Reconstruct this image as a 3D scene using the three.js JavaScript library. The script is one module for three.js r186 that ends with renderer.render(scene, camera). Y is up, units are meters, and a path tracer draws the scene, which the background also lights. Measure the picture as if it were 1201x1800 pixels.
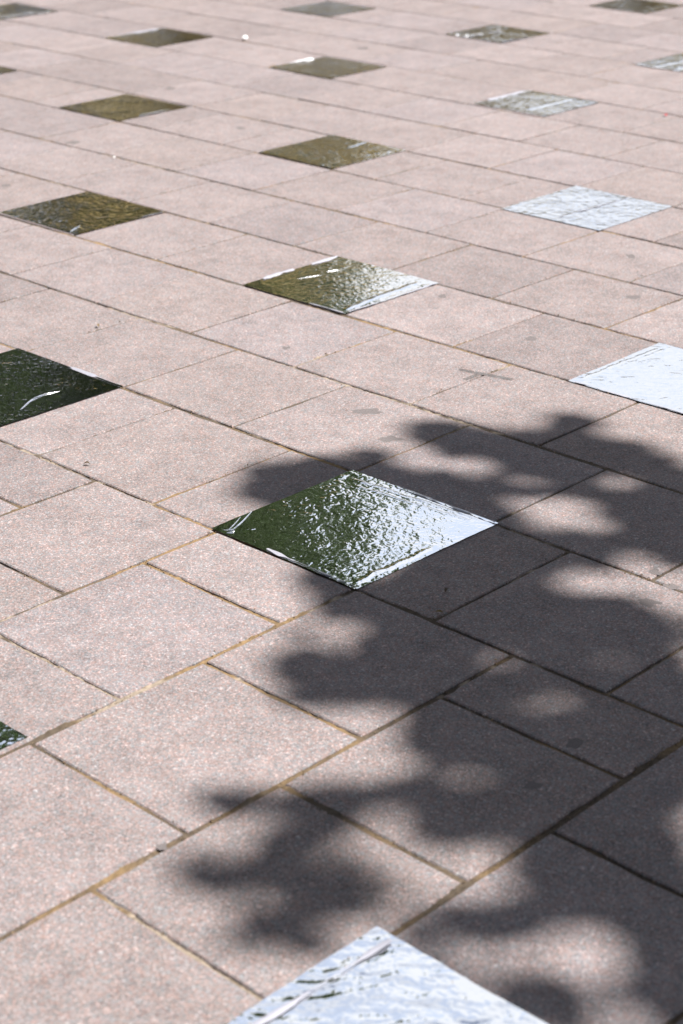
import * as THREE from 'three';
import { ImprovedNoise } from 'three/addons/math/ImprovedNoise.js';
import { mergeGeometries } from 'three/addons/utils/BufferGeometryUtils.js';

// ---------------------------------------------------------------- camera, sky, sun, exposure
const scene = new THREE.Scene();
const camera = new THREE.PerspectiveCamera(30.877, 683 / 1024, 0.1, 600);
camera.position.set(0, 1.6048, 0);
camera.rotation.order = 'YXZ';
camera.rotation.set(-0.41938, 0.76496, -0.00459);
camera.focus = 3.95;
camera.userData.fStop = 4.5;

const renderer = new THREE.WebGLRenderer({ antialias: true });
renderer.setSize(683, 1024);
renderer.toneMapping = THREE.LinearToneMapping;
renderer.toneMappingExposure = 2.5;
renderer.shadowMap.enabled = true;

const FWD = new THREE.Vector3(-Math.sin(0.76496), 0, -Math.cos(0.76496));
const RIGHT = new THREE.Vector3(Math.cos(0.76496), 0, -Math.sin(0.76496));
const SUN_EL = THREE.MathUtils.degToRad(63), SUN_AZ = THREE.MathUtils.degToRad(14);   // to the right of the camera, a little behind it
const sunFlat = RIGHT.clone().multiplyScalar(Math.cos(SUN_AZ)).addScaledVector(FWD, -Math.sin(SUN_AZ));
const SUN = sunFlat.clone().multiplyScalar(Math.cos(SUN_EL)).add(new THREE.Vector3(0, Math.sin(SUN_EL), 0)).normalize();

{ // hazy summer sky: pale towards the horizon, bluer overhead, thin high cloud
  const w = 1024, h = 512, d = new Float32Array(w * h * 4), nz = new ImprovedNoise(), v = new THREE.Vector3();
  for (let j = 0; j < h; j++) for (let i = 0; i < w; i++) {
    const el = ((j + 0.5) / h - 0.5) * Math.PI, az = ((i + 0.5) / w - 0.5) * 2 * Math.PI;
    v.set(Math.cos(el) * Math.cos(az), Math.sin(el), Math.cos(el) * Math.sin(az));
    const up = Math.max(v.y, 0), t = THREE.MathUtils.smoothstep(up, 0.56, 0.93);
    const g = Math.max(0, v.dot(SUN)), glow = 0.10 * Math.pow(g, 8) + 0.4 * Math.pow(g, 60);
    let cl = 0, a = 1, f = 4;
    for (let o = 0; o < 4; o++) { cl += a * nz.noise(v.x * f + 7, v.y * f * 2.2, v.z * f + 3); a *= 0.5; f *= 2.1; }
    cl = THREE.MathUtils.smoothstep(cl, -0.36, 0.16) * THREE.MathUtils.smoothstep(up, 0.02, 0.25) * (1 - 0.85 * t);
    let r = THREE.MathUtils.lerp(0.30, 0.04, t), gg = THREE.MathUtils.lerp(0.34, 0.055, t), b = THREE.MathUtils.lerp(0.425, 0.10, t);
    const c = 0.92 * cl; r = r * (1 - c) + 0.415 * c + glow; gg = gg * (1 - c) + 0.42 * c + glow * 0.97; b = b * (1 - c) + 0.435 * c + glow * 0.9;
    if (v.y < 0) { r = 0.2; gg = 0.18; b = 0.17; }
    const k = (j * w + i) * 4; d[k] = r; d[k + 1] = gg; d[k + 2] = b; d[k + 3] = 1;
  }
  const sky = new THREE.DataTexture(d, w, h, THREE.RGBAFormat, THREE.FloatType);
  sky.mapping = THREE.EquirectangularReflectionMapping; sky.magFilter = sky.minFilter = THREE.LinearFilter; sky.needsUpdate = true;
  scene.background = sky; scene.environment = sky;
}
const sun = new THREE.DirectionalLight(new THREE.Color(1, 0.955, 0.91), 5);
sun.position.copy(SUN).multiplyScalar(40); sun.target.position.set(-3, 0, -3);
sun.position.add(sun.target.position);
sun.castShadow = true; sun.shadow.radius = 1; sun.shadow.mapSize.set(4096, 4096);
Object.assign(sun.shadow.camera, { left: -16, right: 16, top: 16, bottom: -16, near: 1, far: 90 });
scene.add(sun, sun.target);

// ---------------------------------------------------------------- helpers
function rng(seed) { let s = seed >>> 0; return () => { s = (s + 0x6d2b79f5) >>> 0; let t = Math.imul(s ^ (s >>> 15), 1 | s); t = (t + Math.imul(t ^ (t >>> 7), 61 | t)) ^ t; return ((t ^ (t >>> 14)) >>> 0) / 4294967296; }; }
const perlin = new ImprovedNoise(), N = (x, y, z = 0) => perlin.noise(x, y, z);
const lerp = THREE.MathUtils.lerp, smooth = THREE.MathUtils.smoothstep, clamp = THREE.MathUtils.clamp;
const used = {};
function numbered(n) { const k = used[n] = (used[n] ?? -1) + 1; return k ? `${n}_${String(k).padStart(3, '0')}` : n; }
function tag(o, label, category, group) { o.userData = { label, category }; if (group) o.userData.group = group; return o; }
function mesh(name, geo, mat, parent) { const m = new THREE.Mesh(geo, mat); m.name = numbered(name); m.castShadow = m.receiveShadow = true; parent.add(m); return m; }
function thing(name, label, category, pos, group) { const g = new THREE.Group(); g.name = numbered(name); if (pos) g.position.copy(pos); tag(g, label, category, group); scene.add(g); return g; }
function geoFrom(pos, idx, nor, uv, col) {
  const g = new THREE.BufferGeometry();
  g.setAttribute('position', new THREE.Float32BufferAttribute(pos, 3));
  if (uv) g.setAttribute('uv', new THREE.Float32BufferAttribute(uv, 2));
  if (col) g.setAttribute('color', new THREE.Float32BufferAttribute(col, 3));
  if (idx) g.setIndex(idx);
  if (nor) g.setAttribute('normal', new THREE.Float32BufferAttribute(nor, 3)); else g.computeVertexNormals();
  return g;
}
const at = (azDeg, dist, y = 0) => { const a = THREE.MathUtils.degToRad(azDeg); return new THREE.Vector3(0, y, 0).addScaledVector(FWD, dist * Math.cos(a)).addScaledVector(RIGHT, dist * Math.sin(a)); };

// tileable value noise for the textures
function valueGrid(n, seed) { const r = rng(seed), a = new Float32Array(n * n); for (let i = 0; i < a.length; i++) a[i] = r(); return (x, y) => { // x, y in 0..1
  x = x * n; y = y * n; const x0 = Math.floor(x), y0 = Math.floor(y), fx = x - x0, fy = y - y0, sx = fx * fx * (3 - 2 * fx), sy = fy * fy * (3 - 2 * fy);
  const q = (i, j) => a[((j % n + n) % n) * n + ((i % n + n) % n)];
  return lerp(lerp(q(x0, y0), q(x0 + 1, y0), sx), lerp(q(x0, y0 + 1), q(x0 + 1, y0 + 1), sx), sy); }; }

// ---------------------------------------------------------------- slab material: pink-grey granite aggregate
const TEXM = 0.9;                                         // metres one tile of the texture covers
let slabColor, slabBump;
{
  const S = 1024, c = new Uint8Array(S * S * 4), b = new Uint8Array(S * S * 4);
  const g1 = valueGrid(430, 1), g2 = valueGrid(260, 2), g3 = valueGrid(512, 3), blot = valueGrid(9, 4), blot2 = valueGrid(31, 5), hue = valueGrid(300, 6), hue2 = valueGrid(70, 8), r = rng(9);
  const enc = (x) => 255 * clamp(x <= 0.0031308 ? 12.92 * x : 1.055 * Math.pow(x, 1 / 2.4) - 0.055, 0, 1);
  for (let j = 0; j < S; j++) for (let i = 0; i < S; i++) {
    const x = i / S, y = j / S, k = (j * S + i) * 4;
    const grain = 0.45 * g1(x, y) + 0.35 * g2(x, y) + 0.2 * g3(x, y) - 0.5;
    const spot = r();
    let l = 0.965 + 1.0 * grain + 0.16 * (blot(x, y) - 0.5) + 0.16 * (blot2(x, y) - 0.5) + 0.22 * (r() - 0.5);
    l *= 1 + 0.55 * smooth(g1(x, y), 0.74, 0.92) - 0.3 * smooth(g3(y, x), 0.80, 0.95); if (spot > 0.997) l *= 1.5;
    const h = hue(x, y) - 0.5, h2 = hue2(x, y) - 0.5;    // pink grains among grey ones
    l = Math.max(l, 0.2);
    c[k] = enc(0.171 * l * (1 + 0.30 * h + 0.05 * h2)); c[k + 1] = enc(0.1460 * l * (1 - 0.07 * h)); c[k + 2] = enc(0.1445 * l * (1 - 0.18 * h - 0.04 * h2)); c[k + 3] = 255;
    b[k] = b[k + 1] = b[k + 2] = 255 * clamp(0.5 + 0.7 * grain + 0.15 * (r() - 0.5), 0, 1); b[k + 3] = 255;
  }
  const tex = (d, srgb) => { const t = new THREE.DataTexture(d, S, S); t.wrapS = t.wrapT = THREE.RepeatWrapping; t.magFilter = t.minFilter = THREE.LinearFilter; if (srgb) t.colorSpace = THREE.SRGBColorSpace; t.needsUpdate = true; return t; };
  slabColor = tex(c, true); slabBump = tex(b, false);
}
const slabMats = [];
{
  const r = rng(11);
  for (let i = 0; i < 9; i++) {
    const l = 0.89 + 0.22 * r(), w = (r() - 0.5) * 0.045;
    slabMats.push(new THREE.MeshPhysicalMaterial({ specularIntensity: 0.3, color: new THREE.Color().setRGB(l * (1 + w * 0.6), l, l * (1 - w)), map: slabColor, bumpMap: slabBump, bumpScale: 0.0008, roughness: 0.85, metalness: 0 }));
  }
}

// ---------------------------------------------------------------- paving: two fields of running bond that meet along the line v = VD
// u runs along +x, v along -z, both in metres here; a slab and its joint take P
const P = 0.4;
const K = 0.4 / 1.035;
const VD = 6.08 * K;
const pavement = new THREE.Group(); pavement.name = 'pavement'; pavement.userData = { kind: 'structure' }; scene.add(pavement);

// a slab: irregular arris, small chamfer, sides; about 90 triangles
function slabGeometry(w, d, seed) {
  const r = rng(seed), seg = 9, pos = [], nor = [], uv = [], idx = [], ou = r() * TEXM, ov = r() * TEXM, turn = Math.floor(r() * 4);
  const ring = [];
  const side = (n) => { const a = []; for (let i = 0; i < n; i++) a.push(0.0016 * (r() - 0.4) + (r() < 0.09 ? 0.004 * r() : 0)); return a; };
  const corners = [[-w / 2, -d / 2, 1, 0, 0, 1], [w / 2, -d / 2, 0, 1, -1, 0], [w / 2, d / 2, -1, 0, 0, -1], [-w / 2, d / 2, 0, -1, 1, 0]];
  for (const [cx, cz, dx, dz, nx, nz] of corners) {
    const len = dx ? w : d, j = side(seg);
    for (let i = 0; i < seg; i++) { const t = i / seg * len, o = i ? j[i] : 0.0012; ring.push([cx + dx * t + (i ? nx * o : nx * o + dx * o), cz + dz * t + (i ? nz * o : nz * o + dz * o), -nx, -nz, i]); }
  }
  const uvOf = (x, z) => { let a = x, b = z; for (let k = 0; k < turn; k++) [a, b] = [b, -a]; return [(a + ou) / TEXM, (b + ov) / TEXM]; };
  const put = (x, y, z, nx, ny, nz) => { pos.push(x, y, z); nor.push(nx, ny, nz); uv.push(...uvOf(x, z)); return pos.length / 3 - 1; };
  const n = ring.length, ins = 0.0026, c = put(0, 0, 0, 0, 1, 0);
  const inner = ring.map(([x, z]) => put(x * (1 - 2 * ins / w), 0, z * (1 - 2 * ins / d), 0, 1, 0));
  for (let i = 0; i < n; i++) idx.push(c, inner[(i + 1) % n], inner[i]);
  for (let i = 0; i < n; i++) {
    const a = ring[i], b = ring[(i + 1) % n], nx = ring[i][2], nz = ring[i][3], s = Math.SQRT1_2;
    const ia = inner[i] * 3, ib = inner[(i + 1) % n] * 3;
    const q = [put(pos[ia], 0, pos[ia + 2], nx * s, s, nz * s), put(pos[ib], 0, pos[ib + 2], nx * s, s, nz * s), put(a[0], -0.0022, a[1], nx * s, s, nz * s), put(b[0], -0.0022, b[1], nx * s, s, nz * s)];
    idx.push(q[0], q[1], q[2], q[1], q[3], q[2]);
    const p = [put(a[0], -0.0022, a[1], nx, 0, nz), put(b[0], -0.0022, b[1], nx, 0, nz), put(a[0], -0.03, a[1], nx, 0, nz), put(b[0], -0.03, b[1], nx, 0, nz)];
    idx.push(p[0], p[1], p[2], p[1], p[3], p[2]);
  }
  return geoFrom(pos, idx, nor, uv);
}
const slabCache = new Map();
function cachedSlab(w, d, variant) { const k = `${Math.round(w * 500)}|${Math.round(d * 500)}|${variant}`; if (!slabCache.has(k)) slabCache.set(k, slabGeometry(Math.round(w * 500) / 500, Math.round(d * 500) / 500, 100 + slabCache.size * 7)); return slabCache.get(k); }

// where a point of the ground stands in the field of view (right, forward in metres)
const view = (x, z) => [x * RIGHT.x + z * RIGHT.z, x * FWD.x + z * FWD.z];
const inView = (x, z, m = 0) => { const [a, f] = view(x, z); return f > 1.9 - m && f < 12.2 + m * 2 && Math.abs(a) < 0.195 * (f + 0.25) + m; };

const cells = [];                                          // [x, z, width along x, depth along z]
{
  const vLines = [6.08, 7.18, 8.22, 9.255, 10.285, 11.31, 12.365, 13.40, 14.46, 15.51].map((v) => v * K);
  while (vLines.length < 38) vLines.push(vLines[vLines.length - 1] + 1.043 * K);
  const JL = 0.0094, JC = 0.0062;                           // long joints, cross joints
  for (let r = 0; r + 1 < vLines.length; r++) {            // far field: courses run along u
    const phase = (r % 2 ? -8.86 : -8.335) * K;
    for (let k = -34; k < 30; k++) {
      const u0 = phase + k * P, u1 = u0 + P;
      cells.push([(u0 + u1) / 2, -(vLines[r] + vLines[r + 1]) / 2, P - JC, vLines[r + 1] - vLines[r] - JL]);
    }
  }
  for (let k = -14; k < 14; k++) {                         // near field: courses run along v and butt against the line VD
    const u0 = (-7.785 + k * 1.019) * K, u1 = u0 + 1.019 * K, ph = k % 2 ? 0.525 : 1.035;
    for (let v1 = VD, first = true; v1 > -2.2;) {
      const v0 = first ? VD - ph * K : v1 - 1.006 * K;
      cells.push([(u0 + u1) / 2, -(v0 + v1) / 2, u1 - u0 - JL, v1 - v0 - JC]);
      v1 = v0; first = false;
    }
  }
}
const slabTops = [];                                       // height of the slab under a point
const topAt = (x, z) => { let best = null, d = 1e9; for (const t of slabTops) { const q = Math.max(Math.abs(x - t[1]) - t[0][2] / 2, Math.abs(z - t[3]) - t[0][3] / 2); if (q < d) { d = q; best = t; } } return best ? best[2] + (x - best[1]) * best[5] - (z - best[3]) * best[4] : 0; };
const jointSpots = [];                                     // edges along which the joint filling is laid
{
  const r = rng(21), rest = [];
  const list = cells.filter(([x, z]) => inView(x, z, 2.6)).map((c) => ({ c, key: inView(c[0], c[1], 0.32) ? 0 : 1, d: Math.hypot(...view(c[0], c[1])) })).sort((a, b) => a.key - b.key || a.d - b.d);
  list.forEach(({ c, key }, i) => {
    const [x, z, w, d] = c, g = cachedSlab(w, d, Math.floor(r() * 7)), m = slabMats[Math.floor(r() * slabMats.length)];
    const px = x + (r() - 0.5) * 0.002, pz = z + (r() - 0.5) * 0.002, py = (r() - 0.5) * 0.0018, rx = (r() - 0.5) * 0.006, rz = (r() - 0.5) * 0.006, ry = (r() - 0.5) * 0.004;
    const o = new THREE.Object3D(); o.position.set(px, py, pz); o.rotation.set(rx, ry, rz);
    if (key === 0 && i < 290) { const s = mesh('paving_slab', g, m, pavement); s.position.copy(o.position); s.rotation.copy(o.rotation); }
    else { o.updateMatrix(); rest.push(g.clone().applyMatrix4(o.matrix)); }
    slabTops.push([c, px, py, pz, rx, rz]);
    if (inView(x, z, 1.4)) jointSpots.push(c);
  });
  const outer = mesh('outer_slabs', mergeGeometries(rest), slabMats[2], pavement); outer.userData.kind = 'stuff';
}

// joint filling: sand and earth, uneven, in strips under every slab edge
{
  const pos = [], col = [], idx = [], uv = [], seen = new Set();
  const tone = (x, z) => {
    const a = N(x * 1.7 + 9, z * 1.7, 3.1), b = N(x * 11, z * 11, 7.7), f = N(x * 160, z * 160, 1.3), o = smooth(a + 0.6 * b, -0.2, 0.5), p = smooth(N(x * 2.6, z * 2.6, 15.2) + 0.5 * N(x * 30, z * 30, 4), 0.22, 0.5);
    const base = [lerp(0.058, 0.145, o), lerp(0.043, 0.095, o), lerp(0.029, 0.046, o)], s = 1 + 0.6 * f;
    return [lerp(base[0], 0.185, p) * s, lerp(base[1], 0.15, p) * s, lerp(base[2], 0.115, p) * s];
  };
  const strip = (x0, z0, x1, z1, half) => {
    const key = `${Math.round((x0 + x1) * 30)}|${Math.round((z0 + z1) * 30)}`; if (seen.has(key)) return; seen.add(key);
    const len = Math.hypot(x1 - x0, z1 - z0), f = view((x0 + x1) / 2, (z0 + z1) / 2)[1], n = Math.max(2, Math.round(len / (f < 4.5 ? 0.005 : f < 7 ? 0.01 : 0.03))), tx = (x1 - x0) / len, tz = (z1 - z0) / len;
    const b = pos.length / 3, cols = [-1, -0.45, 0, 0.45, 1];
    for (let i = 0; i <= n; i++) for (const c of cols) {
      const x = lerp(x0, x1, i / n) - tz * c * half, z = lerp(z0, z1, i / n) + tx * c * half;
      const lvl = -0.0040 + 0.0030 * N(x * 9, z * 9, 2.2) + 0.0022 * N(x * 60, z * 60, 5.1) + 0.0012 * N(x * 210, z * 210, 8.8) + 0.0008 * Math.abs(c);
      pos.push(x, Math.min(lvl, 0.0011), z); uv.push(x, z); col.push(...tone(x, z));
    }
    for (let i = 0; i < n; i++) for (let c = 0; c < 4; c++) { const p = b + i * 5 + c; idx.push(p, p + 1, p + 5, p + 1, p + 6, p + 5); }
  };
  for (const [x, z, w, d] of jointSpots) {
    const hw = w / 2 + 0.005, hd = d / 2 + 0.005;
    strip(x - hw, z - hd, x + hw, z - hd, 0.010); strip(x - hw, z + hd, x + hw, z + hd, 0.010);
    strip(x - hw, z - hd, x - hw, z + hd, 0.009); strip(x + hw, z - hd, x + hw, z + hd, 0.009);
  }
  const g = geoFrom(pos, idx, null, uv, col);
  mesh('joint_filling', g, new THREE.MeshStandardMaterial({ vertexColors: true, roughness: 1, side: THREE.DoubleSide }), pavement);
}
{ // loose sand grains and crumbs lying in the joints and on their edges: nobody could count them
  const r = rng(31), g = new THREE.IcosahedronGeometry(1, 0), spots = [];
  for (const [x, z, w, d] of jointSpots) {
    const f = view(x, z)[1]; if (f > 7.5 || !inView(x, z, 0.4)) continue;
    for (let k = 0; k < 90; k++) {
      const onZ = r() < 0.5, t = r() - 0.5, s = r() < 0.5 ? -1 : 1, off = (r() + r() - 1) * 0.011;
      const px = onZ ? x + t * w : x + s * (w / 2 + 0.005) + off, pz = onZ ? z + s * (d / 2 + 0.005) + off : z + t * d;
      if (N(px * 6, pz * 6, 40) + 0.4 * (r() - 0.5) < 0.02) continue;
      spots.push([px, pz, Math.abs(off) < 0.0045 ? -0.002 : 0.0007, 0.0006 + 0.0013 * r() * r()]);
    }
  }
  const m = new THREE.InstancedMesh(g, new THREE.MeshStandardMaterial({ color: 0xffffff, roughness: 1 }), spots.length), o = new THREE.Object3D(), c = new THREE.Color();
  spots.forEach(([x, z, y, s], i) => { o.position.set(x, y + s * 0.4, z); o.scale.set(s * (0.8 + r()), s, s * (0.8 + r())); o.rotation.set(r() * 3, r() * 3, r() * 3); o.updateMatrix(); m.setMatrixAt(i, o.matrix); const l = 0.5 + r(); c.setRGB(0.15 * l, 0.105 * l, 0.065 * l); m.setColorAt(i, c); });
  m.name = 'joint_crumbs'; m.userData = { kind: 'stuff' }; m.castShadow = m.receiveShadow = true; pavement.add(m);
}
// small dark marks (old chewing gum, drips) trodden into the slabs: thin uneven discs
{
  const r = rng(41), mat = new THREE.MeshPhysicalMaterial({ specularIntensity: 0.2, color: new THREE.Color().setRGB(0.125, 0.115, 0.11), roughness: 0.85, map: slabColor });
  mat.color.setRGB(0.68, 0.71, 0.71);
  const spots = [[-2.86, -3.07, 0.042, 0.02], [-2.70, -2.98, 0.024, 0.017], [-3.33, -3.89, 0.014, 0.018], [-2.91, -3.77, 0.012, 0.02], [-2.93, -4.26, 0.018, 0.02], [-5.67, -4.42, 0.03, 0.028], [-5.31, -3.83, 0.02, 0.02], [-5.37, -5.03, 0.015, 0.02], [-1.78, -2.78, 0.017, 0.015], [-1.84, -2.81, 0.014, 0.012], [-1.77, -2.69, 0.02, 0.018], [-1.53, -2.03, 0.014, 0.012], [-1.56, -2.18, 0.014, 0.015], [-3.18, -4.60, 0.013, 0.025], [-1.83, -1.51, 0.01, 0.01], [-3.34, -3.27, 0.01, 0.013], [-6.18, -5.37, 0.02, 0.03], [-6.22, -6.65, 0.03, 0.04]];
  for (const [x, z, a, b] of spots) {
    const pos = [0, topAt(x, z), 0], uv = [0, 0], idx = [], n = 30, s = r() * 50, axis = r() * 6;
    for (let i = 0; i < n; i++) { const t = i / n * 2 * Math.PI, q = 1 + 0.7 * N(Math.cos(t) * 1.6 + s, Math.sin(t) * 1.3, s) + 0.25 * N(Math.cos(t) * 3.4 + s, Math.sin(t) * 3.4, s); const p = RIGHT.clone().multiplyScalar(Math.cos(t) * a * q).addScaledVector(FWD, Math.sin(t) * b * q); pos.push(p.x, topAt(x + p.x, z + p.z), p.z); uv.push(p.x / TEXM + axis, p.z / TEXM); idx.push(0, 1 + i, 1 + (i + 1) % n); }
    const m = mesh('stain', geoFrom(pos, idx, pos.map((_, i) => i % 3 === 1 ? 1 : 0), uv), mat, pavement); m.position.set(x, 0.0003, z);
  }
}
// ground beyond the paving, out to the horizon
{
  const g = new THREE.CircleGeometry(320, 96); g.rotateX(-Math.PI / 2);
  const m = mesh('ground', g, new THREE.MeshStandardMaterial({ color: new THREE.Color().setRGB(0.20, 0.15, 0.135), roughness: 0.95 }), scene);
  m.position.y = -0.012; m.userData = { kind: 'structure' };
}

// ---------------------------------------------------------------- foil sheets
const foilMat = new THREE.MeshStandardMaterial({ color: new THREE.Color().setRGB(0.93, 0.94, 0.95), metalness: 1, roughness: 0.02, side: THREE.DoubleSide });
const farFoilMat = foilMat.clone(); // seen from afar the fine crinkles merge
const edgeMat = new THREE.MeshStandardMaterial({ color: new THREE.Color().setRGB(0.93, 0.94, 0.96), metalness: 1, roughness: 0.16, side: THREE.DoubleSide });
const tapeMat = new THREE.MeshPhysicalMaterial({ color: new THREE.Color().setRGB(0.27, 0.27, 0.31), roughness: 0.35, clearcoat: 1, clearcoatRoughness: 0.12, side: THREE.DoubleSide });
const whiteTapeMat = tapeMat.clone(); whiteTapeMat.color.setRGB(0.55, 0.55, 0.57);
{ // fine embossing that the slab's grain presses into the foil
  const S = 1024, d = new Uint8Array(S * S * 4), a = valueGrid(112, 51), b = valueGrid(240, 52), c = valueGrid(61, 53);
  for (let j = 0; j < S; j++) for (let i = 0; i < S; i++) { const x = i / S, y = j / S, k = (j * S + i) * 4, v = 0.5 * a(x, y) + 0.3 * b(x, y) + 0.35 * Math.abs(2 * c(x, y) - 1); d[k] = d[k + 1] = d[k + 2] = 255 * clamp(v, 0, 1); d[k + 3] = 255; }
  const t = new THREE.DataTexture(d, S, S); t.wrapS = t.wrapT = THREE.RepeatWrapping; t.magFilter = t.minFilter = THREE.LinearFilter; t.needsUpdate = true;
  foilMat.bumpMap = farFoilMat.bumpMap = t; foilMat.bumpScale = 0.00013; farFoilMat.bumpScale = 0.00016;
}
// height of the crumpled sheet at (x, z) metres, seed s, crumple 0..1
function crumple(x, z, s, k, fs, flow) {
  const wx = x + 0.007 / fs * N(x * 34 * fs, z * 34 * fs, s), wz = z + 0.007 / fs * N(x * 34 * fs, z * 34 * fs, s + 9), g = 1 / fs;
  const ridge = (f, o, p) => Math.pow(1 - Math.min(1, Math.abs(N(wx * f * fs, wz * f * fs, s + o)) * 1.5), p);
  const patch = smooth(N(x * 24 * fs, z * 24 * fs, s + 12), 0.05, 0.45);
  let h = 0.0009 * N(x * 8, z * 8, s + 3) + g * 0.00022 * N(wx * 24 * fs, wz * 24 * fs, s + 5);
  h += g * (0.00012 + 0.00034 * patch * (0.4 + 0.6 * k)) * ridge(30, 1, 9) + g * 0.00026 * patch * (0.5 + k) * ridge(58, 2, 6);
  const rx = x * RIGHT.x + z * RIGHT.z, rf = x * FWD.x + z * FWD.z, warp = 0.02 * N(x * 14, z * 14, s + 21);
  if (flow) return 0.0009 * N(x * 8, z * 8, s + 3) + k * (0.0012 * N((rx + warp) * 20, (rf + warp) * 46, s + 5) + 0.0005 * N((rx - warp) * 44, (rf + warp) * 100, s + 7) + 0.00022 * N(wx * 120, wz * 120, s + 2) + 0.00035 * patch * ridge(34, 1, 7));
  h += k * g * 0.00042 * Math.pow(1 - Math.min(1, Math.abs(N((rx + warp) * 30 * fs, (rf - warp) * 85 * fs, s + 17)) * 1.5), 5);
  h += k * g * (0.00085 * Math.abs(N(wx * 34 * fs, wz * 34 * fs, s + 7)) + 0.00050 * Math.abs(N(wx * 66 * fs, wz * 66 * fs, s + 8)) + 0.00010 * N(wx * 110 * fs, wz * 110 * fs, s + 2));
  return h;
}
// k4: how crumpled it is at its left, top, right and bottom corner; folds: ridges pressed into it [x0, z0, x1, z1, height, width]
function foilSheet(name, label, [u0, u1, v0, v1], k4, n, seed, { folds = [], edges = [], creases = [], lift = 0.0022, flow = false } = {}) {
  const w = u1 - u0, d = v1 - v0, cx = (u0 + u1) / 2, cz = -(v0 + v1) / 2, r = rng(seed * 13 + 5);
  const t = thing(name, label, 'foil sheet', new THREE.Vector3(cx, 0, cz), 'square foil sheets laid on the paving');
  t.rotation.y = (r() - 0.5) * 0.012;
  const pos = [], uv = [], idx = [], far = n <= 130, fs = far ? 0.95 : 1.25;
  if (far) n = 130;
  const bow = [r() * 9, r() * 9, r() * 9, r() * 9];
  for (let j = 0; j <= n; j++) for (let i = 0; i <= n; i++) {
    const a = clamp(i / n, 0, 1), b = clamp(j / n, 0, 1);            // a along u, b along v
    let x = (a - 0.5) * w, z = -(b - 0.5) * d;
    const ex = 0.0022 * N(b * 5, bow[0], seed) + 0.0009 * N(b * 26, bow[0], seed), ez = 0.0022 * N(a * 5, bow[1], seed) + 0.0009 * N(a * 26, bow[1], seed);
    x += ex * (a < 0.5 ? 1 : -1) * Math.pow(Math.abs(2 * a - 1), 3); z += ez * (b < 0.5 ? 1 : -1) * Math.pow(Math.abs(2 * b - 1), 3);
    const k = (far ? 1.7 : 1) * clamp(lerp(lerp(k4[0], k4[3], a), lerp(k4[1], k4[2], a), b) + 0.5 * N(x * 11, z * 11, seed + 30), 0.03, 2.2);
    const edge = Math.min(a * w, (1 - a) * w, b * d, (1 - b) * d);
    let y = lift + crumple(x + seed * 0.7, z + seed * 1.3, seed * 3.7, k, fs, flow) * lerp(0.7, 1, smooth(edge, 0, 0.008));
    for (const [x0, z0, x1, z1, hh, ww] of folds) {
      const X = x + cx, Z = z + cz, dx = x1 - x0, dz = z1 - z0, L2 = dx * dx + dz * dz, q = clamp(((X - x0) * dx + (Z - z0) * dz) / L2, 0, 1), wob = 0.006 * N(q * 6, seed, hh * 900) + 0.0015 * N(q * 25, seed, hh * 900);
      const L = Math.sqrt(L2), off = ((X - x0) * dz - (Z - z0) * dx) / L + wob, along = ((X - x0) * dx + (Z - z0) * dz) / L2;
      const fade = smooth(along, -0.02, 0.12) * (1 - smooth(along, 0.88, 1.02)) * (0.75 + 0.4 * N(q * 9, hh * 500, 2));
      y += hh * fade * Math.exp(-(off * off) / (ww * ww));
    }
    pos.push(x, Math.max(y, 0.0010), z); uv.push((x + seed * 0.37) / 0.42, (z + seed * 0.61) / 0.42);
  }
  const Wd = n + 1;
  for (let j = 0; j < n; j++) for (let i = 0; i < n; i++) { const p = j * Wd + i; idx.push(p, p + 1, p + Wd, p + 1, p + Wd + 1, p + Wd); }
  mesh('sheet', geoFrom(pos, idx, null, uv), far || seed === 13 || seed === 16 ? farFoilMat : foilMat, t);
  // rolled or folded rim: a narrow wavy strip with a curved section, following p0 -> p1; tilt leans it
  for (const [x0, z0, x1, z1, ww, tilt, y0 = 0.004] of edges) {
    const L = Math.hypot(x1 - x0, z1 - z0), m = Math.max(10, Math.round(L / 0.006)), tx = (x1 - x0) / L, tz = (z1 - z0) / L, P2 = [], I2 = [], C = 6, s2 = r() * 40;
    for (let i = 0; i <= m; i++) for (let c = 0; c <= C; c++) {
      const q = i / m, e = c / C - 0.5, wid = ww * (0.55 + 0.45 * Math.pow(Math.sin(Math.PI * clamp(q, 0.02, 0.98)), 0.35)) * (0.85 + 0.5 * N(q * L * 22, s2, 1)) * (0.12 + 0.88 * smooth(N(q * L * 9, s2, 9) + 0.35 * N(q * L * 30, s2, 4), -0.42, 0.12)), o = e * wid + 0.25 * ww * N(q * L * 11, s2, 2);
      const y = y0 + Math.tan(tilt + 0.10 * N(q * L * 30, s2, 5)) * e * wid - 0.4 * wid * e * e + 0.0006 * N(q * L * 60, e * 2, s2);
      P2.push(lerp(x0, x1, q) - tz * o - cx, Math.max(y, 0.0006), lerp(z0, z1, q) + tx * o - cz);
    }
    for (let i = 0; i < m; i++) for (let c = 0; c < C; c++) { const p = i * (C + 1) + c; I2.push(p, p + C + 1, p + 1, p + 1, p + C + 1, p + C + 2); }
    mesh('tape_strip', geoFrom(P2, I2, null, null), ww > 0.02 ? whiteTapeMat : tapeMat, t);
  }
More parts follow.
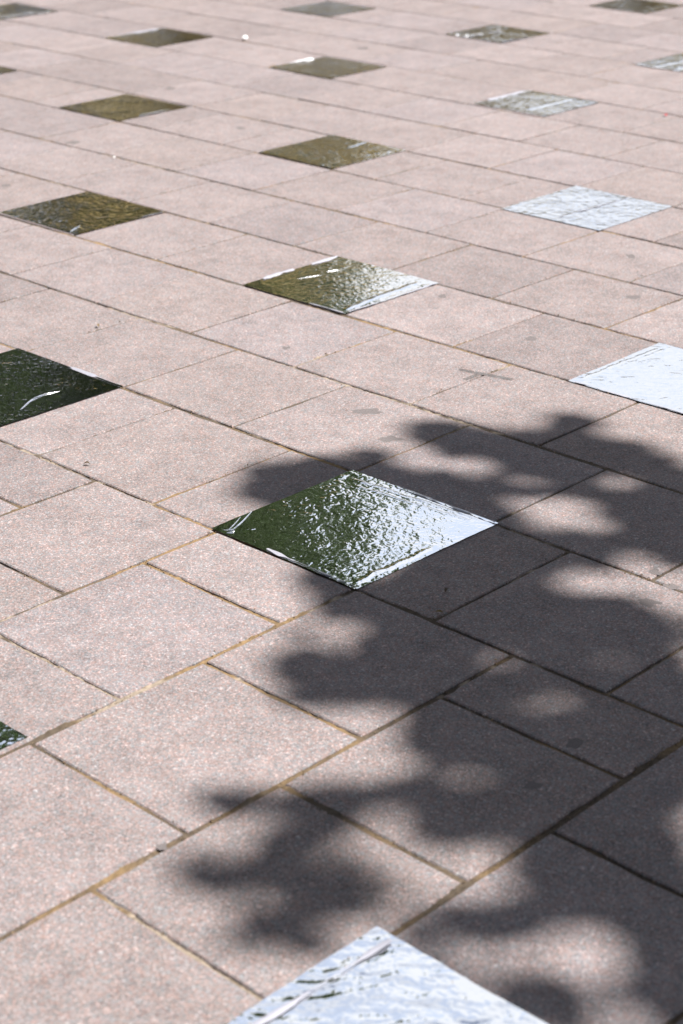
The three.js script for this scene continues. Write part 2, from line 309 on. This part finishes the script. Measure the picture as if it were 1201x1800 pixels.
  // a pinched crease: half-round ridge tapering to both ends along a curve of ground points
  for (const { pts, width, height } of creases) {
    const curve = new THREE.CatmullRomCurve3(pts.map(([x, z]) => new THREE.Vector3(x - cx, 0, z - cz))), m = 40, C = 8, P2 = [], I2 = [];
    for (let i = 0; i <= m; i++) {
      const q = i / m, p = curve.getPoint(q), g = curve.getTangent(q), s = Math.pow(Math.sin(Math.PI * clamp(q, 0.01, 0.99)), 0.6) * (0.8 + 0.4 * N(q * 8, seed, 3));
      for (let c = 0; c <= C; c++) { const a = Math.PI * c / C, o = Math.cos(a) * width * 0.45 * s; P2.push(p.x - g.z * o, lift + 0.0004 + Math.sin(a) * height * 0.5 * s, p.z + g.x * o); }
    }
    for (let i = 0; i < m; i++) for (let c = 0; c < C; c++) { const p = i * (C + 1) + c; I2.push(p, p + C + 1, p + 1, p + 1, p + C + 1, p + C + 2); }
    mesh('crease', geoFrom(P2, I2, null, null), height > 0.01 ? whiteTapeMat : edgeMat, t);
  }
  return t;
}
const F = foilSheet, FN = 'foil_sheet';
F(FN, 'foil square at the picture centre, half dark green, half white, in the leaf shadow', [-2.631, -2.212, 2.347, 2.778], [0.5, 1.0, 0.2, 0.95], 250, 1, {
  folds: [[-2.60, -2.74, -2.23, -2.765, 0.0022, 0.004], [-2.58, -2.715, -2.24, -2.75, 0.0014, 0.003], [-2.235, -2.36, -2.23, -2.60, 0.0018, 0.006]],
  edges: [[-2.47, -2.3555, -2.216, -2.352, 0.017, 0.16, 0.0045], [-2.215, -2.774, -2.50, -2.774, 0.012, -0.1, 0.005]],
  creases: [{ pts: [[-2.588, -2.362], [-2.605, -2.41], [-2.632, -2.468]], width: 0.0026, height: 0.0045 }, { pts: [[-2.596, -2.362], [-2.612, -2.40], [-2.628, -2.43]], width: 0.0016, height: 0.003 }, { pts: [[-2.605, -2.357], [-2.592, -2.372], [-2.581, -2.366], [-2.59, -2.354]], width: 0.0022, height: 0.005 }] });
F(FN, 'foil square with olive left half and silver right half, bright strips along one rim', [-3.832, -3.421, 3.580, 3.982], [0.7, 0.8, 0.7, 0.5], 150, 2, {
  edges: [[-3.826, -3.655, -3.828, -3.785, 0.016, -0.22, 0.006], [-3.826, -3.86, -3.826, -3.975, 0.015, -0.22, 0.006], [-3.424, -3.60, -3.424, -3.97, 0.014, 0.12, 0.0045], [-3.56, -3.5845, -3.43, -3.5835, 0.012, 0.15, 0.0045]],
  creases: [{ pts: [[-3.752, -3.725], [-3.742, -3.765], [-3.728, -3.806]], width: 0.0022, height: 0.0035 }, { pts: [[-3.742, -3.84], [-3.725, -3.88]], width: 0.0018, height: 0.003 }], folds: [[-3.45, -3.60, -3.47, -3.95, 0.003, 0.007]] });
F(FN, 'dark olive foil square at the left, short bright crease near its lowest corner', [-5.023, -4.618, 3.588, 3.968], [0.7, 0.7, 0.7, 0.8], 110, 3, {
  edges: [[-4.622, -3.865, -4.620, -3.957, 0.012, 0.25, 0.005]], creases: [{ pts: [[-4.655, -3.592], [-4.67, -3.62], [-4.688, -3.662]], width: 0.006, height: 0.008 }] });
F(FN, 'olive foil square in the middle, one pale slanting streak near its right corner', [-5.015, -4.628, 4.784, 5.184], [0.7, 0.75, 0.6, 0.9], 100, 4, { creases: [{ pts: [[-4.812, -5.05], [-4.822, -5.12], [-4.832, -5.19]], width: 0.006, height: 0.007 }] });
F(FN, 'pale blue-white foil square in the upper right, faint fold running across it', [-3.826, -3.420, 4.763, 5.179], [0.9, 0.9, 0.8, 0.8], 130, 5, { edges: [[-3.615, -4.80, -3.59, -5.165, 0.010, 0.16, 0.005]], folds: [[-3.615, -4.80, -3.59, -5.165, 0.0012, 0.008]] });
F(FN, 'golden olive foil square in the upper left, white flare on its lower right rim', [-6.217, -5.821, 4.780, 5.154], [0.9, 0.9, 0.8, 1], 90, 6, { edges: [[-5.835, -4.90, -5.828, -5.055, 0.03, 0.3, 0.008]] });
F(FN, 'small olive foil square near the top, bright strip on its upper left rim', [-6.203, -5.809, 5.993, 6.367], [0.8, 0.8, 0.8, 0.8], 80, 7, { edges: [[-6.197, -6.12, -6.197, -6.27, 0.03, -0.25, 0.008]] });
F(FN, 'speckled gold and white foil square near the red scrap, pale rim on its upper left', [-4.995, -4.618, 6.012, 6.390], [0.7, 0.7, 0.65, 0.7], 90, 8, { edges: [[-4.99, -6.10, -4.99, -6.35, 0.018, -0.22, 0.006]], folds: [[-4.75, -6.05, -4.74, -6.38, 0.004, 0.01]] });
F(FN, 'brownish olive foil square near the top left, left of the white shiny scrap', [-7.373, -6.988, 5.985, 6.375], [0.8, 0.8, 0.8, 0.8], 70, 9, { edges: [[-7.367, -6.06, -7.367, -6.33, 0.02, -0.2, 0.006]] });
F(FN, 'plain brown-olive foil square at the top edge, left of centre', [-7.365, -6.988, 7.203, 7.574], [0.7, 0.7, 0.7, 0.7], 60, 10);
F(FN, 'foil square near the top right with white streaks and two glinting points', [-6.188, -5.811, 7.212, 7.590], [1, 0.8, 0.7, 1], 70, 11, { edges: [[-6.07, -7.22, -6.04, -7.48, 0.035, 0.2, 0.006], [-5.83, -7.23, -5.82, -7.42, 0.02, 0.25, 0.006]], creases: [{ pts: [[-6.13, -7.222], [-6.11, -7.235]], width: 0.012, height: 0.012 }, { pts: [[-6.075, -7.218], [-6.05, -7.235]], width: 0.012, height: 0.012 }] });
F(FN, 'dark brown foil square at the top right corner of the picture', [-6.200, -5.815, 8.425, 8.790], [0.8, 0.8, 0.8, 0.8], 60, 12);
F(FN, 'dark green foil square cut by the left edge, one long white curved crease', [-3.853, -3.423, 2.352, 2.778], [0.6, 0.55, 0.55, 0.6], 180, 13, { edges: [[-3.64, -2.774, -3.43, -2.774, 0.012, -0.2, 0.005]], creases: [{ pts: [[-3.479, -2.499], [-3.512, -2.56], [-3.52, -2.60], [-3.509, -2.646]], width: 0.0032, height: 0.006 }] });
F(FN, 'bright white foil square cut by the right edge, lying above the leaf shadow', [-2.636, -2.215, 3.572, 3.975], [0.75, 0.75, 0.7, 0.7], 210, 14, { flow: true, folds: [[-2.62, -3.60, -2.612, -3.95, 0.0020, 0.0045], [-2.60, -3.75, -2.595, -3.96, 0.0012, 0.004]], edges: [[-2.62, -3.5765, -2.22, -3.5765, 0.010, 0.1, 0.004]] });
F(FN, 'large white foil square at the bottom edge with a broad glossy fold', [-1.460, -1.030, 1.155, 1.587], [0.95, 0.9, 0.85, 0.95], 240, 15, { flow: true, folds: [[-1.440, -1.10, -1.430, -1.585, 0.0004, 0.010]],
  edges: [[-1.436, -1.12, -1.420, -1.575, 0.017, 0.05, 0.0055]] });
F(FN, 'foil square whose right corner alone shows at the lower left edge', [-2.665, -2.234, 1.137, 1.568], [0.8, 0.8, 0.8, 0.8], 180, 16);
F(FN, 'foil square whose dark corner alone shows at the upper left edge', [-7.390, -6.994, 4.780, 5.163], [0.8, 0.8, 0.8, 0.8], 60, 17);
F(FN, 'dark foil square in the top left corner with white streaks along its lower part', [-8.605, -8.205, 5.970, 6.362], [0.9, 0.9, 0.9, 0.9], 60, 18, { edges: [[-8.235, -6.02, -8.215, -6.30, 0.035, 0.25, 0.007], [-8.29, -6.02, -8.27, -6.24, 0.03, 0.22, 0.007]] });
F(FN, 'grey streaked foil square cut by the right edge near the top', [-5.010, -4.620, 7.184, 7.560], [1, 0.9, 0.9, 1], 70, 19, { edges: [[-4.99, -7.19, -4.80, -7.19, 0.03, 0.2, 0.006]], folds: [[-4.9, -7.2, -4.88, -7.55, 0.005, 0.012], [-4.8, -7.2, -4.79, -7.55, 0.005, 0.012]] });

// ---------------------------------------------------------------- small things on the paving
{ // grey cross of old tape over a joint
  const t = thing('tape_mark', 'grey cross of old tape stuck across a paving joint', 'tape mark', new THREE.Vector3(-2.82, 0, -3.48));
  const mat = new THREE.MeshPhysicalMaterial({ specularIntensity: 0.2, color: new THREE.Color().setRGB(0.56, 0.60, 0.60), roughness: 0.9, map: slabColor });
  const strip = (x0, z0, x1, z1, wd, s) => {
    const L = Math.hypot(x1 - x0, z1 - z0), n = 16, tx = (x1 - x0) / L, tz = (z1 - z0) / L, pos = [], uv = [], idx = [];
    for (let i = 0; i <= n; i++) for (const e of [-1, 1]) { const q = i / n, o = e * wd * (1 + 0.12 * N(q * 12, e, s)) * (i === 0 || i === n ? 0.85 : 1); const x = lerp(x0, x1, q) - tz * o, z = lerp(z0, z1, q) + tx * o; pos.push(x + 2.82, topAt(x, z) + 0.0002 + s * 0.0002, z + 3.48); uv.push(x / TEXM, z / TEXM); }
    for (let i = 0; i < n; i++) idx.push(2 * i, 2 * i + 1, 2 * i + 2, 2 * i + 1, 2 * i + 3, 2 * i + 2);
    mesh('tape_strip', geoFrom(pos, idx, pos.map((_, i) => i % 3 === 1 ? 1 : 0), uv), mat, t);
  };
  strip(-2.895, -3.455, -2.745, -3.485, 0.008, 1); strip(-2.835, -3.405, -2.835, -3.475, 0.007, 2);
}
function leafGeometry(len, wid, curl) {
  const pos = [], idx = [], n = 6;
  for (let i = 0; i <= n; i++) { const q = i / n, w = wid * Math.pow(Math.sin(Math.PI * clamp(q, 0.02, 0.98)), 0.8); for (const e of [-1, 0, 1]) pos.push(e * w, curl * (Math.sin(q * 3) - 0.3) * (1 + 0.6 * Math.abs(e)) + Math.abs(e) * wid * 0.3, (q - 0.5) * len); }
  for (let i = 0; i < n; i++) for (let e = 0; e < 2; e++) { const p = i * 3 + e; idx.push(p, p + 1, p + 3, p + 1, p + 4, p + 3); }
  return geoFrom(pos, idx);
}
{
  const brown = new THREE.MeshStandardMaterial({ color: new THREE.Color().setRGB(0.05, 0.032, 0.016), roughness: 0.9, side: THREE.DoubleSide });
  const ochre = new THREE.MeshStandardMaterial({ color: new THREE.Color().setRGB(0.12, 0.08, 0.03), roughness: 0.9, side: THREE.DoubleSide });
  const red = new THREE.MeshStandardMaterial({ color: new THREE.Color().setRGB(0.32, 0.02, 0.03), roughness: 0.6, side: THREE.DoubleSide });
  const put = (name, label, cat, geo, mat, x, z, turn, group) => { const m = tag(mesh(name, geo, mat, scene), label, cat, group); m.position.set(x, 0.0045, z); m.rotation.set(0.05, turn, 0.1); return m; };
  put('dry_leaf', 'tiny dark dry leaf beside the round light spot in the leaf shadow', 'leaf', leafGeometry(0.017, 0.004, 0.003), brown, -2.08, -2.46, 0.3, 'dry leaf bits on the paving');
  put('dry_leaf', 'tiny ochre dry leaf in the leaf shadow, below the round light spot', 'leaf', leafGeometry(0.015, 0.004, 0.002), ochre, -2.03, -2.38, 2.0, 'dry leaf bits on the paving');
  put('dry_leaf', 'tiny dark leaf bit on the sunlit slab left of the central foil', 'leaf', leafGeometry(0.016, 0.0035, 0.003), brown, -3.09, -2.39, 2.2, 'dry leaf bits on the paving');
  put('dry_leaf', 'tiny leaf bit lying on a cross joint at the left, above the dark green foil', 'leaf', leafGeometry(0.02, 0.004, 0.004), ochre, -3.84, -3.04, 1.1, 'dry leaf bits on the paving');
  put('red_scrap', 'tiny red scrap on a slab at the upper right edge', 'scrap', leafGeometry(0.03, 0.007, 0.006), red, -4.26, -6.35, 0.8);
  const ball = new THREE.IcosahedronGeometry(0.011, 3), bp = ball.attributes.position; for (let i = 0; i < bp.count; i++) { const k = 1 + 0.35 * N(bp.getX(i) * 60, bp.getY(i) * 60, bp.getZ(i) * 60); bp.setXYZ(i, bp.getX(i) * k * 1.3, bp.getY(i) * k * 0.9 + 0.009, bp.getZ(i) * k * 1.3); } ball.computeVertexNormals();
  put('shiny_scrap', 'small white shiny scrap on the slabs near the top, left of centre', 'scrap', ball, new THREE.MeshStandardMaterial({ color: 0xfafafa, roughness: 0.35 }), -6.81, -6.42, 0.8);
  put('white_scrap', 'tiny white speck on a joint at the left, between two olive foils', 'scrap', leafGeometry(0.012, 0.005, 0.003), new THREE.MeshStandardMaterial({ color: 0xf2f2f2, roughness: 0.5, side: THREE.DoubleSide }), -5.34, -4.35, 1.3);
}

// ---------------------------------------------------------------- the tree whose leaves shade the paving (it stands right of the picture)
// where its shade lies on the ground, in metres: [x, z, half width to the right, half depth forward]
const SHADE = [[-2.695, -2.618, 0.07, 0.11], [-2.661, -2.716, 0.08, 0.11], [-2.584, -2.594, 0.06, 0.09], [-2.600, -2.818, 0.09, 0.09], [-2.470, -2.807, 0.09, 0.13], [-2.337, -2.804, 0.09, 0.12], [-2.641, -3.069, 0.05, 0.04], [-2.620, -3.148, 0.03, 0.03], [-2.503, -3.081, 0.08, 0.06], [-2.388, -3.062, 0.12, 0.10], [-2.452, -3.346, 0.05, 0.05], [-2.432, -3.211, 0.05, 0.05], [-2.278, -3.235, 0.09, 0.08], [-2.106, -3.223, 0.07, 0.12], [-2.304, -2.898, 0.10, 0.14], [-2.216, -3.046, 0.07, 0.08], [-2.044, -3.059, 0.11, 0.23], [-2.087, -2.669, 0.07, 0.16], [-2.162, -2.580, 0.09, 0.13], [-2.045, -2.727, 0.13, 0.11], [-1.823, -2.510, 0.21, 0.13], [-1.901, -2.956, 0.07, 0.11], [-2.070, -2.406, 0.12, 0.13], [-2.086, -2.310, 0.08, 0.12], [-2.166, -2.317, 0.04, 0.07], [-2.024, -2.258, 0.09, 0.13], [-1.910, -2.366, 0.14, 0.16], [-2.239, -2.315, 0.03, 0.11], [-2.295, -2.338, 0.03, 0.07], [-2.045, -2.047, 0.03, 0.09], [-1.975, -2.084, 0.08, 0.07], [-1.930, -2.154, 0.09, 0.09], [-1.837, -2.200, 0.08, 0.10], [-1.691, -2.337, 0.17, 0.14], [-1.561, -2.377, 0.11, 0.18], [-1.730, -2.061, 0.08, 0.09], [-1.631, -2.104, 0.11, 0.11], [-1.490, -2.164, 0.14, 0.16], [-1.673, -1.927, 0.03, 0.03], [-1.717, -1.814, 0.05, 0.03], [-1.744, -1.762, 0.04, 0.03], [-1.838, -1.668, 0.03, 0.02], [-1.700, -1.738, 0.03, 0.03], [-1.696, -1.687, 0.02, 0.03], [-1.695, -1.626, 0.02, 0.03], [-1.545, -1.852, 0.06, 0.04], [-1.532, -1.940, 0.06, 0.07], [-1.643, -1.891, 0.05, 0.03], [-1.487, -1.982, 0.07, 0.08], [-1.353, -1.980, 0.10, 0.14], [-1.223, -1.942, 0.07, 0.17], [-1.333, -1.868, 0.06, 0.09], [-1.311, -1.746, 0.04, 0.05], [-1.696, -1.544, 0.05, 0.03], [-1.655, -1.598, 0.05, 0.03], [-1.550, -1.601, 0.04, 0.03], [-1.605, -1.601, 0.03, 0.03], [-1.544, -1.508, 0.04, 0.03], [-1.578, -1.476, 0.02, 0.02], [-1.100, -1.771, 0.03, 0.15], [-1.149, -1.627, 0.05, 0.03], [-1.234, -1.612, 0.04, 0.05], [-1.241, -1.868, 0.07, 0.03]];
const THIN = [[-1.399, -1.645, 0.06, 0.07], [-1.359, -1.665, 0.04, 0.05], [-1.576, -1.687, 0.03, 0.02], [-2.154, -2.136, 0.02, 0.07], [-1.610, -1.519, 0.04, 0.03], [-1.343, -1.575, 0.05, 0.05]];
const GAPS = [[-1.620, -1.982, 0.03, 0.03], [-1.684, -2.248, 0.04, 0.02], [-2.544, -2.925, 0.07, 0.06], [-2.445, -2.977, 0.05, 0.05], [-2.162, -2.935, 0.08, 0.07], [-2.084, -2.908, 0.04, 0.08], [-2.250, -2.886, 0.04, 0.04], [-1.865, -2.806, 0.05, 0.05], [-1.916, -2.673, 0.06, 0.06], [-2.099, -2.200, 0.04, 0.06], [-1.859, -2.011, 0.06, 0.07], [-1.733, -1.922, 0.05, 0.06], [-1.795, -1.900, 0.04, 0.04], [-1.480, -1.809, 0.07, 0.04], [-1.392, -1.782, 0.04, 0.05], [-1.208, -1.737, 0.07, 0.08], [-1.123, -1.692, 0.04, 0.05], [-1.808, -1.962, 0.03, 0.03], [-1.591, -1.766, 0.06, 0.03]];
const SOFT = [[-2.313, -2.994, 0.06, 0.05], [-1.684, -2.459, 0.05, 0.04], [-1.684, -2.248, 0.08, 0.04], [-1.862, -2.176, 0.04, 0.03], [-1.821, -2.315, 0.04, 0.04], [-1.617, -1.855, 0.04, 0.02], [-1.713, -2.693, 0.03, 0.05], [-2.165, -3.123, 0.06, 0.05], [-1.317, -1.617, 0.05, 0.05], [-1.255, -1.676, 0.03, 0.06]];
const hit = (list, x, z, grow) => { for (const [a, b, ra, rb] of list) { const [p, q] = view(x - a, z - b); if ((p * p) / ((ra + grow) * (ra + grow)) + (q * q) / ((rb + grow) * (rb + grow)) < 1) return true; } return false; };
function treeLimbs(paths) { // tapered tubes
  const gs = [];
  for (const { pts, r0, r1 } of paths) {
    const c = new THREE.CatmullRomCurve3(pts.map((p) => new THREE.Vector3(...p))), g = new THREE.TubeGeometry(c, 20, 1, 8), p = g.attributes.position, uvs = g.attributes.uv, mid = new THREE.Vector3();
    for (let i = 0; i < p.count; i++) { const q = uvs.getX(i); c.getPointAt(q, mid); const s = lerp(r0, r1, q) * (1 + 0.12 * N(q * 6, uvs.getY(i) * 4, r0)); p.setXYZ(i, mid.x + (p.getX(i) - mid.x) * s, mid.y + (p.getY(i) - mid.y) * s, mid.z + (p.getZ(i) - mid.z) * s); }
    g.computeVertexNormals(); gs.push(g);
  }
  return mergeGeometries(gs);
}
const barkMat = new THREE.MeshStandardMaterial({ color: new THREE.Color().setRGB(0.12, 0.095, 0.07), roughness: 0.95 });
function pushLeaf(out, x, y, z, size, r, tilt = 0.7) { // a pointed oval leaf of four triangles
  const yaw = r() * 6.283, p = (r() - 0.5) * 2 * tilt, q = (r() - 0.5) * 2 * tilt, m = new THREE.Matrix4().makeRotationFromEuler(new THREE.Euler(p, yaw, q)), v = new THREE.Vector3(), b = out.pos.length / 3, L = size * (0.8 + 0.4 * r()), Wd = L * 0.4;
  for (const [a, h, c] of [[0, 0, -0.5], [0.8, 0.12, -0.15], [0.75, 0.1, 0.2], [0, 0, 0.5], [-0.75, 0.1, 0.2], [-0.8, 0.12, -0.15]]) { v.set(a * Wd, h * Wd, c * L).applyMatrix4(m); out.pos.push(x + v.x, y + v.y, z + v.z); }
  const s = 0.45 + 0.9 * r() + (r() < 0.12 ? 0.9 : 0); for (let i = 0; i < 6; i++) out.col.push(s * (1 + 0.2 * (r() - 0.5)), s, s * 0.9);
  out.idx.push(b, b + 1, b + 5, b + 1, b + 2, b + 5, b + 2, b + 4, b + 5, b + 2, b + 3, b + 4);
}
const leafMat = (r, g, b) => new THREE.MeshPhysicalMaterial({ color: new THREE.Color().setRGB(r, g, b), vertexColors: true, roughness: 0.8, side: THREE.DoubleSide, transmission: 0.3, thickness: 0 });
{
  const base = new THREE.Vector3(3.9, 0, -5.4);
  const t = thing('shade_tree', 'leafy tree standing right of the picture, its leaf shadow falling on the slabs', 'tree', base);
  const r = rng(61), out = { pos: [], idx: [], col: [] }, shift = (h) => [SUN.x / SUN.y * h, SUN.z / SUN.y * h];
  let tries = 0;
  for (let n = 0; n < 13000 && tries < 260000; tries++) { // the boughs over the paving in view
    const a = -0.9 + r() * 2.4, f = 1.7 + r() * 2.6, gx = RIGHT.x * a + FWD.x * f, gz = RIGHT.z * a + FWD.z * f;
    const jx = 0.035 * N(gx * 14, gz * 14, 60), jz = 0.035 * N(gx * 14, gz * 14, 70), far = a > 0.2 * (f + 0.25) + 0.2 + 0.2 * N(gx * 3, gz * 3, 90) + 0.12 * N(gx * 9, gz * 9, 91);
    if (far ? r() > 0.6 : !((hit(SHADE, gx + jx, gz + jz, 0.004) || (hit(SHADE, gx + jx, gz + jz, 0.03) && r() < 0.12) || (hit(THIN, gx, gz, -0.01) && r() < 0.22)) && !hit(GAPS, gx + jx, gz + jz, 0.006) && !(hit(SOFT, gx + jx, gz + jz, 0) && r() < 0.96))) continue;
    const h = 6.8 + 3.2 * r() * (0.6 + 0.4 * r()), [sx, sz] = shift(h);
    pushLeaf(out, gx + sx - base.x, h, gz + sz - base.z, 0.078, r, 0.5); n++;
  }
  for (let n = 0; n < 16000; n++) { // the rest of the crown
    const a = r() * 6.283, b = Math.acos(2 * r() - 1), q = Math.cbrt(0.25 + 0.75 * r()) * (0.8 + 0.3 * N(Math.cos(a) * 1.5, Math.cos(b) * 1.5, 3)), x = base.x + 4.2 * q * Math.sin(b) * Math.cos(a), z = base.z + 4.2 * q * Math.sin(b) * Math.sin(a), y = 8.6 + 3.0 * q * Math.cos(b);
    const [sx, sz] = shift(y), [va, vf] = view(x - sx, z - sz);
    if (vf > 1.2 && va < 0.2 * (vf + 0.25) + 0.5 + 0.55 * N(va * 2.3, vf * 2.3, 80) + 0.3 * N(va * 7, vf * 7, 81)) continue;   // keeps the sunlit slabs in the picture free
    pushLeaf(out, x - base.x, y, z - base.z, 0.17, r, 1.2);
  }
  mesh('crown', geoFrom(out.pos, out.idx, null, null, out.col), leafMat(0.055, 0.085, 0.025), t);
  mesh('trunk', treeLimbs([{ pts: [[0, -0.1, 0], [0.05, 2, 0.05], [-0.05, 4.2, 0], [0, 7, 0]], r0: 0.17, r1: 0.05 }, { pts: [[0, 3.6, 0], [-0.9, 5.6, 0.3], [-2.3, 8.2, 0.9]], r0: 0.075, r1: 0.015 }, { pts: [[0, 4.2, 0], [-0.6, 5.4, -0.6], [-1.7, 6.9, -0.2]], r0: 0.06, r1: 0.015 }, { pts: [[0, 4, 0], [0.9, 5.4, 0.5], [1.9, 7.2, 0.8]], r0: 0.07, r1: 0.015 }, { pts: [[0, 4.6, 0], [0.3, 6, -0.9], [0.8, 7.8, -1.7]], r0: 0.06, r1: 0.015 }]), barkMat, t);
}
// ---------------------------------------------------------------- what the foil mirrors: trees and a clipped hedge beyond the paving
const treeGreen = leafMat(0.075, 0.128, 0.042), hedgeOlive = leafMat(0.53, 0.46, 0.25);
function farTree(label, az, dist, crownR, y0, y1, seed, leaves = 5200) {
  const p = at(az, dist), t = thing('dense_tree', label, 'tree', p), r = rng(seed), out = { pos: [], idx: [], col: [] };
  for (let n = 0; n < leaves; n++) {
    const a = r() * 6.283, hy = r(), prof = Math.pow(Math.sin(Math.PI * clamp(0.08 + hy * 0.9, 0, 1)), 0.55), q = Math.sqrt(r()) * (0.82 + 0.35 * N(Math.cos(a) * 1.7 + seed, hy * 5, Math.sin(a) * 1.7));
    pushLeaf(out, Math.cos(a) * q * crownR * prof, lerp(y0, y1, hy), Math.sin(a) * q * crownR * prof, 0.34, r, 1.3);
  }
  mesh('crown', geoFrom(out.pos, out.idx, null, null, out.col), treeGreen, t);
  mesh('trunk', treeLimbs([{ pts: [[0, -0.1, 0], [0.1, y0, 0], [0, lerp(y0, y1, 0.7), 0.1]], r0: 0.3, r1: 0.06 }, { pts: [[0, y0 * 0.8, 0], [crownR * 0.5, lerp(y0, y1, 0.35), 0.2]], r0: 0.12, r1: 0.03 }, { pts: [[0, y0, 0], [-crownR * 0.5, lerp(y0, y1, 0.4), -0.2]], r0: 0.12, r1: 0.03 }]), barkMat, t);
}
farTree('tall dense tree beyond the paving, mirrored in the left half of the central foil', -4.5, 20.5, 2.75, 2.6, 12.6, 71, 9000);
farTree('tall dense tree beyond the paving, mirrored in the foil cut by the left edge', -15.5, 21, 3.2, 2.6, 13.2, 72, 9000);
farTree('tall dense tree beyond the paving, farthest to the left', -27, 22, 3.4, 2.6, 12.0, 73, 7500);
{ // the square is ringed by trees; those round the camera are never in the picture but shade it from the sky
  const ring = [['tree right of the paving, nearest to the hedge', 57, 17, 1], ['tree right of the paving behind the shade tree', 80, 14.5, 0], ['tree far to the right of the camera', 96, 17, 1], ['tree behind the camera on its right', 128, 10, 0], ['tree straight behind the camera', 163, 9.5, 1], ['tree behind the camera on its left', -160, 10, 0], ['tree far behind the camera to the left', -128, 10.5, 1], ['tree left of the camera', -98, 10.5, 0], ['tree at the left side of the paving', -68, 12, 1], ['tree at the left side of the paving, nearest to the hedge', -44, 15, 0]];
  const protos = scene.children.filter((o) => o.name.startsWith('dense_tree'));
  ring.forEach(([label, az, dist, k], i) => { const c = protos[k].clone(); c.name = numbered('dense_tree'); c.position.copy(at(az, dist)); c.rotation.y = i * 1.3; c.scale.set(1.25, 1.0, 1.25); tag(c, label, 'tree'); scene.add(c); });
}
{
  const p = at(0, 18), t = thing('hedge', 'long olive hedge beyond the paving, mirrored in the far foil squares', 'hedge', p), r = rng(81), out = { pos: [], idx: [], col: [] };
  for (let n = 0; n < 30000; n++) { const l = (r() - 0.55) * 26, dpt = (r() - 0.5) * 1.3, top = lerp(3.2, 2.45, smooth(l, 0.4, 2.2)) + 0.7 * smooth(l, -2.6, -1.2) * (1 - smooth(l, 0.3, 0.9)), y = top * Math.sqrt(r()) * (0.94 + 0.14 * N(l * 0.8, 3)), q = RIGHT.clone().multiplyScalar(l).addScaledVector(FWD, dpt); pushLeaf(out, q.x, y, q.z, 0.2, r, 1.3); const dk = lerp(0.38, 1.3, smooth(N(l * 1.6, y * 2.2, 5) + 0.5 * N(l * 4, y * 5, 9), -0.2, 0.2)); for (let c = out.col.length - 18; c < out.col.length; c++) out.col[c] *= dk; }
  mesh('foliage', geoFrom(out.pos, out.idx, null, null, out.col), hedgeOlive, t);
  const stem = treeLimbs([{ pts: [[0, -0.1, 0], [0.05, 1, 0], [0, 1.9, 0.1]], r0: 0.06, r1: 0.02 }]);
  for (let k = 0; k < 17; k++) { const m = mesh('stem', stem, barkMat, t); m.position.copy(RIGHT).multiplyScalar(-13.6 + k * 1.5); m.rotation.y = k * 1.9; }
}
renderer.render(scene, camera);
